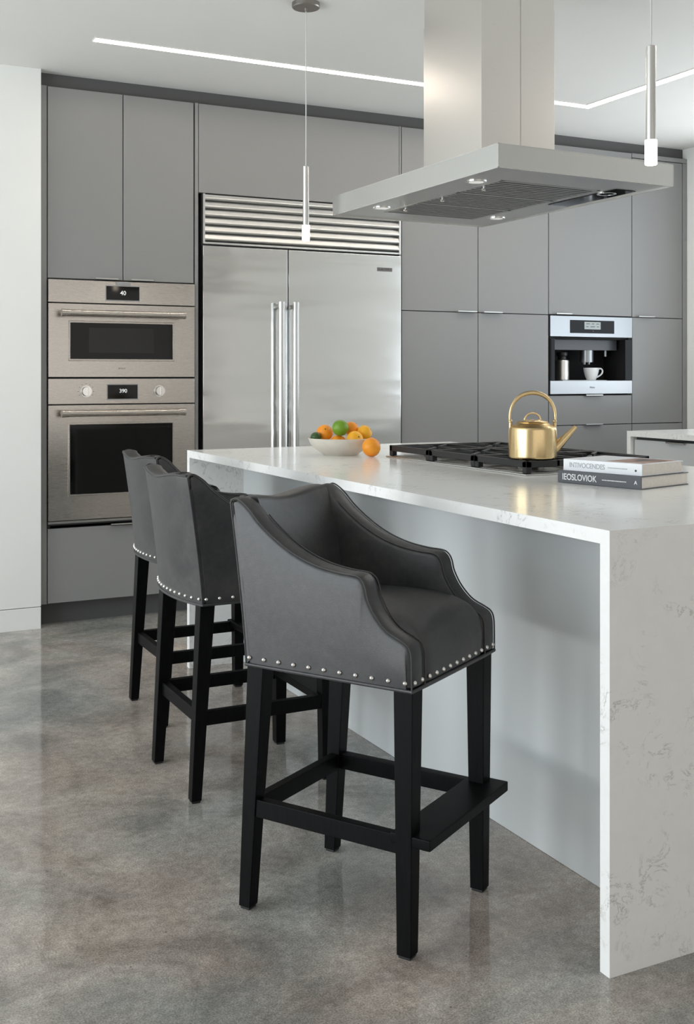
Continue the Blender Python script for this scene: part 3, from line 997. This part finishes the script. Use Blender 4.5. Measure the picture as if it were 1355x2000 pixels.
SEAT_B = 0.571
PROF = [(-0.2505, 0.938), (-0.245, 0.9465), (-0.230, 0.9475), (-0.202, 0.9295), (-0.168, 0.896), (-0.118, 0.859), (-0.066, 0.831),
        (-0.012, 0.813), (0.043, 0.804), (0.086, 0.801), (0.102, 0.793), (0.111, 0.778), (0.118, 0.752), (0.137, 0.719), (0.166, 0.690), (0.200, 0.674),
        (0.216, 0.664), (0.2225, 0.648), (0.224, 0.620), (0.2242, 0.5725)]


def arm_curve():
    return catmull([(0, y, z) for y, z in PROF], 5)


def arm_mesh(sg):
    m = MB()
    C = arm_curve()
    n = len(C)
    XO, XI = 0.208, 0.150
    rings = []
    for i, p in enumerate(C[:-1]):
        y, z = p.y, p.z
        a, c = C[max(i - 1, 0)], C[min(i + 1, n - 1)]
        d = Vector((0, c.y - a.y, c.z - a.z)).normalized()
        nn = Vector((0, -d.z, d.y))          # outward (up / forward)
        wgt = max(0.0, min(1.0, (0.02 - y) / 0.24))

        def pt(x, dep):
            return (sg * x, y - nn.y * dep, z - nn.z * dep)
        ring = []
        # outer side from the hem up
        base = pt(XO, 0.012)
        K = 9
        side = []
        for k in range(K + 1):
            s = k / K
            zz = SEAT_B + (base[2] - SEAT_B) * s
            yy = base[1] + (lean(zz) - lean(base[2])) * wgt
            side.append((zz, yy, s))
        for zz, yy, s in side[:-1]:
            pad = 0.0035 * math.sin(PI * min(1, s * 1.0)) 
            ring.append((sg * (XO + pad), yy, zz))
        ring.append(pt(XO, 0.010)); ring.append(pt(XO - 0.0015, 0.004)); ring.append(pt(XO - 0.006, 0.0005))
        ring.append(pt(XO - 0.018, -0.0015)); ring.append(pt((XO + XI) / 2, -0.0025)); ring.append(pt(XI + 0.018, -0.0015))
        ring.append(pt(XI + 0.006, 0.001)); ring.append(pt(XI + 0.0015, 0.005)); ring.append(pt(XI, 0.012))
        for zz, yy, s in reversed(side[:-1]):
            ring.append((sg * (XI - 0.006 * math.sin(PI * s)), yy, zz))
        rings.append(ring)
    if sg < 0:
        rings = [list(reversed(r)) for r in rings]
    m.rings(rings)
    return m


def back_top(x):
    u = min(1.0, abs(x) / 0.165)
    t = u * u * (3 - 2 * u)
    return 0.9345 + 0.0155 * t


def back_bulge(x):
    u = x / 0.205
    return 0.036 * max(0.0, 1 - abs(u) ** 2.2)


def back_mesh():
    m = MB()
    rings = []
    side = [0.1515, 0.170, 0.185, 0.198, 0.2035, 0.2075]
    xs = [-q for q in reversed(side)] + [-0.149 + 0.298 * i / 22 for i in range(23)] + side
    for x in xs:
        zt = back_top(x) - (0.0045 if abs(x) > 0.15 else 0.0)
        e = max(0.0, abs(x) - 0.198) / 0.0095
        zt -= 0.004 * e * e
        bl = back_bulge(x)
        ring = []
        K = 10
        for k in range(K):
            z = SEAT_B + (zt - 0.010 - SEAT_B) * k / (K - 1)
            ring.append((x, lean(z) - bl, z))
        y0 = lean(zt) - bl
        th = 0.058 if abs(x) < 0.15 else 0.022
        ring += [(x, y0 + 0.001, zt - 0.004), (x, y0 + 0.006, zt), (x, y0 + 0.02, zt + 0.0018), (x, y0 + th / 2 + 0.002, zt + 0.0022), (x, y0 + th - 0.014, zt + 0.001),
                 (x, y0 + th - 0.004, zt - 0.003), (x, y0 + th, zt - 0.010)]
        for k in range(K):
            s = k / (K - 1)
            z = zt - 0.018 - (zt - 0.018 - 0.60) * s
            pad = 0.012 * math.sin(PI * min(1.0, s * 1.1)) * (1 - (x / 0.205) ** 4)
            ring.append((x, lean(z) - bl * 0.75 - 0.25 * bl * (1 - s) + th + pad + 0.012 * s, z))
        rings.append(ring)
    m.rings(rings)
    return m


def seat_mesh():
    m = MB()
    prof = catmull([(0, -0.20, 0.690), (0, -0.12, 0.706), (0, 0.0, 0.714), (0, 0.09, 0.714), (0, 0.15, 0.708), (0, 0.188, 0.695), (0, 0.212, 0.674), (0, 0.2245, 0.645),
                    (0, 0.2275, 0.615), (0, 0.2245, 0.578)], 5)
    N = 24
    rings = []
    for i in range(N + 1):
        u = -1 + 2 * i / N
        x = 0.1505 * u
        ed = 0.012 * max(0.0, (abs(u) - 0.80) / 0.20) ** 2
        cr = 0.010 * (1 - u * u)
        ring = []
        for p in prof:
            k = max(0.0, min(1.0, (p.z - 0.63) / 0.065))
            k = k * k * (3 - 2 * k)
            ring.append((x, p.y - ed * (1 - k) * 0.8, p.z + (cr - ed) * k))
        ring += [(x, 0.2, 0.578), (x, -0.2, 0.578)]
        rings.append(ring)
    m.rings(rings)
    return m


def leg(x0, x1, y0, y1, bx0, bx1, by0, by1, zt=0.584, zb=0.006):
    m = MB()
    m.hexa([(bx0, by0, zb), (bx1, by0, zb), (bx1, by1, zb), (bx0, by1, zb), (x0, y0, zt), (x1, y0, zt), (x1, y1, zt), (x0, y1, zt)], bev=0.0022, seg=2)
    return m


def make_stool(name, label, group):
    root = thing(name, (0, 0, 0), label, 'bar stool', group)
    arms = []
    for sg in (1, -1):
        a = arm_mesh(sg).build('armrest', M['leather'], root, sharp=60, world=False)
        arms.append(a)
        C = [(sg * 0.2085, p.y, p.z) for p in arm_curve()]
        MB().tube(C, 0.0020, 8).build('piping', M['leather'], a, world=False)
        C = [(sg * 0.1515, p.y + 0.001, p.z - 0.001) for p in arm_curve()]
        MB().tube([q for q in C if q[1] > -0.185], 0.0020, 8).build('piping', M['leather'], a, world=False)
    bk = back_mesh().build('backrest', M['leather'], root, sharp=60, world=False)
    pp = MB()
    pp.tube([(x, lean(back_top(x)) - back_bulge(x) + 0.001, back_top(x) - 0.006) for x in [-0.204 + 0.408 * i / 24 for i in range(25)]], 0.0026, 8)
    for sg in (1, -1):
        pp.tube([(sg * 0.2075, lean(z) + 0.0010, z) for z in [0.572 + (0.940 - 0.572) * i / 14 for i in range(15)]], 0.0020, 8)
    pp.build('piping', M['leather'], bk, world=False)
    seat_mesh().build('seat', M['leather'], root, sharp=60, world=False)
    bx(-0.198, 0.198, -0.200, 0.214, 0.5665, 0.590, bev=0.003).build('seat_base', M['soil'], root, world=False)
    # hem welt round the bottom edge
    hem = [(0.2085, 0.2245), (0.2085, 0.10), (0.2085, -0.05), (0.2085, -0.207)]
    hem += [(0.205 * math.cos(PI * 0.5 * 0) * (1 - 2 * i / 12), -0.209 - back_bulge(0.205 * (1 - 2 * i / 12))) for i in range(0, 13)]
    hem += [(-0.2085, -0.207), (-0.2085, -0.05), (-0.2085, 0.10), (-0.2085, 0.2245), (-0.15, 0.2255), (0.0, 0.2258), (0.15, 0.2255)]
    MB().tube([(x, y, SEAT_B) for x, y in hem], 0.0042, 8, closed=True).build('hem_welt', M['leather'], root, world=False)
    # nailheads
    nz = 0.5875
    spots = []
    for i in range(11):
        y = -0.196 + i * 0.0405
        spots += [(0.2105, y, 1, 0), (-0.2105, y, -1, 0)]
    for i in range(13):
        x = -0.196 + i * (0.392 / 12)
        spots.append((x, 0.2262 if abs(x) < 0.15 else 0.2252, 0, 1))
        spots.append((x, lean(nz) - back_bulge(x) - 0.0012, 0, -1))
    nm_ = MB()
    nm_.lathe([(0.0, 0.0044), (0.0022, 0.0040), (0.0042, 0.0026), (0.0054, 0.0004), (0.0056, -0.0010)], (0, 0, 0), 14, cap0=False, cap1=True)
    first = nm_.build('nailhead', M['nail'], root, world=False)
    for k, (x, y, nx, ny) in enumerate(spots):
        o = first if k == 0 else first.copy()
        if k:
            COL.objects.link(o)
            o.parent = root
        o.location = (x, y, nz)
        o.rotation_euler = (PI / 2 * (-ny), PI / 2 * nx, 0)
    # timber frame
    for sg in (1, -1):
        s = lambda a, b_: (a, b_) if sg > 0 else (-b_, -a)
        fx = s(0.153, 0.200); fb = s(0.163, 0.197)
        l1 = leg(*fx, 0.175, 0.2215, *fb, 0.181, 0.2155).build('leg', M['wood'], root, world=False)
        bxx = s(0.154, 0.200); bb = s(0.165, 0.198)
        l2 = leg(*bxx, -0.209, -0.164, *bb, -0.236, -0.205).build('leg', M['wood'], root, world=False)
        for lg, q in ((l1, (fb[0] + 0.003, fb[1] - 0.003, 0.184, 0.2125)), (l2, (bb[0] + 0.003, bb[1] - 0.003, -0.233, -0.208))):
            bx(*q, 0.0002, 0.0065, bev=0.001).build('foot_glide', M['black'], lg, world=False)
        bx(*s(0.171, 0.195), -0.190, 0.19, 0.219, 0.2595, bev=0.002).build('stretcher', M['wood'], root, world=False)
    bx(-0.165, 0.165, -0.212, -0.190, 0.219, 0.2595, bev=0.002).build('stretcher', M['wood'], root, world=False)
    bx(-0.207, 0.1965, 0.165, 0.261, 0.240, 0.2635, bev=0.003).build('footrest', M['wood'], root, world=False)
    return root


st = make_stool('bar_stool', 'charcoal leather bar stool nearest the viewer, turned to face away from the others', 'charcoal leather bar stools along the island')


def put(o, x, y, ang):
    o.location = (x, y, 0)
    o.rotation_euler = (0, 0, ang)


put(st, 1.217, 2.301, math.atan2(-0.852, 0.523) - PI / 2)
s2 = copy_tree(st)
s2['label'] = 'charcoal leather bar stool in the middle of the row, back turned to the viewer'
put(s2, 1.262, 3.232, -PI / 2)
s3 = copy_tree(st)
s3['label'] = 'charcoal leather bar stool farthest from the viewer, in front of the wall oven'
put(s3, 1.382, 3.930, -PI / 2)

# ------------------------------------------------------------------ fruit bowl
BC = (1.953, 3.943, IT + 0.0004)
bw = MB()
bw.lathe([(0.0, 0.004), (0.060, 0.004), (0.064, 0.0), (0.070, 0.0), (0.074, 0.006), (0.100, 0.022), (0.120, 0.044), (0.1295, 0.066), (0.1285, 0.0675), (0.1262, 0.066), (0.116, 0.046), (0.096, 0.027), (0.065, 0.013), (0.0, 0.011)], BC, 72)
tag(bw.build('fruit_bowl', M['bowl'], loc=BC), 'shallow off-white stoneware bowl holding citrus fruit on the island', 'bowl')


def fruit(name, c, r, mat, label, cat, sq=0.95, stem=True, tilt=(0.3, 0.2)):
    m = MB()
    prof = []
    n = 16
    for i in range(n + 1):
        a = PI * i / n
        rr = r * math.sin(a)
        zz = -r * sq * math.cos(a)
        if i == n:
            zz -= 0.0015
        prof.append((max(rr, 0.0), zz))
    m.lathe([(1e-5, prof[0][1])] + prof[1:-1] + [(1e-5, prof[-1][1])], (0, 0, 0), 28)
    o = m.build(name, M[mat], None)
    o.location = c
    o.rotation_euler = (tilt[0], tilt[1], 0)
    tag(o, label, cat, 'citrus fruit')
    if stem:
        s = MB().cyl((0, 0, r * sq - 0.003), (0, 0, r * sq + 0.001), 0.0035, 0.0025, n=10).build('stem', M['stem'], None)
        s.parent = o
    return o


fruit('orange', (1.9094, 3.9981, 1.0003), 0.0332, 'orange', 'orange at the left of the bowl beside the lime', 'orange', tilt=(0.9, -0.5))
fruit('lime', (1.9407, 3.9204, 1.0228), 0.0326, 'lime', 'bright green lime on top of the fruit in the bowl', 'lime', 0.95, tilt=(-0.6, 0.4))
fruit('orange', (2.0034, 3.9476, 1.0162), 0.0295, 'orange', 'orange partly hidden behind the lime in the bowl', 'orange', tilt=(0.2, 0.7))
fruit('orange', (1.9439, 3.9475, 0.9622), 0.0325, 'orange', 'orange low at the front of the bowl below the lime', 'orange', tilt=(-0.7, 0.1))
fruit('orange', (1.9835, 3.8773, 0.9791), 0.0333, 'lemon', 'yellow orange at the front right of the bowl', 'orange', tilt=(1.2, 0.2))
fruit('orange', (2.0390, 3.9025, 1.0020), 0.0306, 'lemon', 'yellow orange at the right rim of the bowl', 'orange', tilt=(0.4, 1.0))
fruit('lime', (1.8620, 3.9800, 0.9850), 0.0215, 'leafgreen', 'dark green lime at the far left of the bowl behind an orange', 'lime', tilt=(0.2, 0.2))
fruit('orange', (2.006, 3.782, IT + 0.0375), 0.0372, 'orange', 'single orange lying on the counter beside the bowl', 'orange', 0.96, tilt=(0.2, 1.25))

# ------------------------------------------------------------------ kettle
KC = Vector((2.150, 2.937, GZ + 0.0003))
kt = thing('kettle', KC, 'brushed brass kettle with an arched handle standing on the cooktop grate', 'kettle')
KR = 0.078
MB().lathe([(0.0, 0.0), (KR - 0.008, 0.0), (KR - 0.002, 0.004), (KR, 0.010), (KR, 0.094), (KR - 0.003, 0.102), (KR - 0.012, 0.108), (0.052, 0.1165), (0.050, 0.1165), (0.0, 0.1165)], KC, 64).build('body', M['brass'], kt)
MB().lathe([(0.0505, 0.1167), (0.0515, 0.119), (0.047, 0.1225), (0.024, 0.127), (0.0, 0.128)], KC, 48).build('lid', M['brass'], kt)
VR = Vector((0.8935, -0.449, 0))             # spout side
lid_ = [o for o in kt.children if o.name.startswith('lid')][0]
hh = [KC + VR * (0.026 * math.cos(a)) + Vector((0, 0, 0.124 + 0.024 * math.sin(a))) for a in [PI * i / 14 for i in range(15)]]
MB().tube(hh, 0.0030, 10).build('lid_ring', M['brass'], lid_)
for sg in (1, -1):
    p = KC + VR * (sg * (KR - 0.006))
    MB().cyl(p + Vector((0, 0, 0.098)), p + Vector((0, 0, 0.118)), 0.0055, n=14).ball(p + Vector((0, 0, 0.121)), 0.0068, seg=14, rings=10).build('handle_lug', M['brass'], kt)
ha = []
for i in range(29):
    a = PI * i / 28
    rx = KR - 0.004 + 0.004 * math.sin(a)
    ha.append(KC + VR * (rx * math.cos(a)) + Vector((0, 0, 0.122 + 0.092 * math.sin(a) ** 0.85 if 0 < i < 28 else 0.122)))
MB().tube(ha, [0.0036 + 0.0036 * math.sin(PI * i / 28) for i in range(29)], 12).build('handle', M['brass'], kt)
p0 = KC + VR * (KR - 0.008) + Vector((0, 0, 0.030))
p1 = KC + VR * (KR + 0.062) + Vector((0, 0, 0.104))
spts = [p0 + (p1 - p0) * (i / 8) for i in range(9)]
MB().tube(spts, [0.0175 - 0.0105 * i / 8 for i in range(9)], 18).build('spout', M['brass'], kt)

# ------------------------------------------------------------------ books
BA = math.atan2(-0.28, 0.071)


def book(name, c, length, depth, thick, z, ang, cover, label, title, tsize, twidth, toff, tmat, sub_off, sub_w, pic=None, mark=None):
    """c: spine start corner; spine runs along local +x, pages towards local +y"""
    t = thing(name, (c[0], c[1], z), label, 'book', 'books on the island')
    cb = 0.0022
    cv = MB()
    cv.box(0, length, 0, depth, 0, cb, bev=0.0006, seg=1).box(0, length, 0, depth, thick - cb, thick, bev=0.0006, seg=1)
    cv.box(0, length, -0.0005, cb + 0.001, 0.0, thick, bev=0.0012, seg=2)
    cvo = cv.build('cover', M[cover], t, world=False)
    bx(0.003, length - 0.003, cb + 0.001, depth - 0.003, cb + 0.0002, thick - cb - 0.0002).build('pages', M['paper'], t, world=False)
    def local_text(nm, body, size, x, zz, wd, mat, bold=0.0):
        cu_ = bpy.data.curves.new(nm, 'FONT')
        cu_.body, cu_.size, cu_.extrude, cu_.offset = body, size, 0.0003, bold
        cu_.align_x, cu_.align_y = 'CENTER', 'CENTER'
        cu_.materials.append(M[mat])
        o, w0 = as_mesh(cu_, nm)
        if wd:
            o.scale = (wd / w0, 1, 1)
        o.parent = cvo
        o.location = (x, -0.0007, zz)
        o.rotation_euler = (PI / 2, 0, 0)
    local_text('title', title, tsize, toff, thick / 2, twidth, tmat, bold=0.0003)
    mm = MB()
    x = sub_off
    rnd = random.Random(3)
    while x < sub_off + sub_w:
        wd = rnd.uniform(0.0022, 0.0050)
        mm.box(x, x + wd, -0.0009, -0.0002, thick / 2 - 0.0013, thick / 2 + 0.0013)
        x += wd + rnd.uniform(0.0006, 0.0016)
    mm.build('subtitle', M[tmat], cvo, world=False)
    if mark == 'A':
        local_text('publisher_mark', 'A', thick * 0.42, length - 0.018, thick / 2, None, tmat, bold=0.0003)
    else:
        MB().cyl((length - 0.020, -0.001, thick * 0.42), (length - 0.020, 0, thick * 0.42), 0.0032, n=14).build('publisher_mark', M['inkdark'], cvo, world=False)
    if pic:
        bx(*pic, thick - 0.0001, thick + 0.0003).build('cover_picture', M['picture'], cvo, world=False)
    t.rotation_euler = (0, 0, ang)
    return t


book('book', (2.030, 2.648), 0.289, 0.236, 0.0355, IT + 0.0003, BA, 'bookdark', 'dark grey hardback book lying under the white one on the island',
     'IEOSLOVIOK', 0.0255, 0.122, 0.078, 'inkwhite', 0.158, 0.082, None, 'A')
book('book', (2.046, 2.642), 0.272, 0.205, 0.0335, IT + 0.0362, BA, 'bookwhite', 'white hardback book with a picture cover on top of the dark book',
     'INTIVOCENDES', 0.0200, 0.125, 0.085, 'ink', 0.158, 0.066, (0.135, 0.262, 0.02, 0.19), 'dot')

# ------------------------------------------------------------------ second counter along the right wall
sb = thing('side_counter', (4.7, 3.6, 0), 'lower white-topped counter with pale grey drawers at the right edge behind the island', 'counter')
SX0, SX1, SY0, SY1 = 4.228, 5.266, 2.2, 4.884
m = MB()
m.rings([[(x, SY0, IT), (x, SY0, IT - sl), (x, SY1 - sl, IT - sl), (x, SY1, IT)] for x in (SX0, SX1)])
m.build('countertop', M['quartz'], sb)
m = MB()
m.rings([[(x, SY1, 0.0), (x, SY1 - sl, 0.0), (x, SY1 - sl, IT - sl - 0.0001), (x, SY1, IT - 0.0001)] for x in (SX0, SX1)])
m.build('waterfall_side', M['quartz'], sb)
bx(SX0 + 0.045, SX1 - 0.01, SY0 + 0.01, SY1 - 0.031, 0.1, IT - 0.0315).build('carcass', M['carcass'], sb)
ydr = [SY1 - 0.036, 4.17, 3.5, 2.83, SY0 + 0.01]
for a, c in zip(ydr, ydr[1:]):
    for (z0, z1) in ((0.62, 0.868), (0.365, 0.616), (0.11, 0.361)):
        dd = bx(SX0 + 0.022, SX0 + 0.042, c + 0.003, a - 0.003, z0, z1, bev=0.001, seg=1).build('drawer', M['panel'], sb)
        ym = (a + c) / 2
        mm = MB()
        mm.box(SX0 + 0.001, SX0 + 0.0415, ym - 0.068, ym + 0.068, z1 + 0.0005, z1 + 0.003)
        mm.box(SX0 + 0.001, SX0 + 0.0035, ym - 0.068, ym + 0.068, z1 - 0.007, z1 + 0.003)
        mm.build('edge_pull', M['bronze'], dd)

bpy.context.view_layer.update()
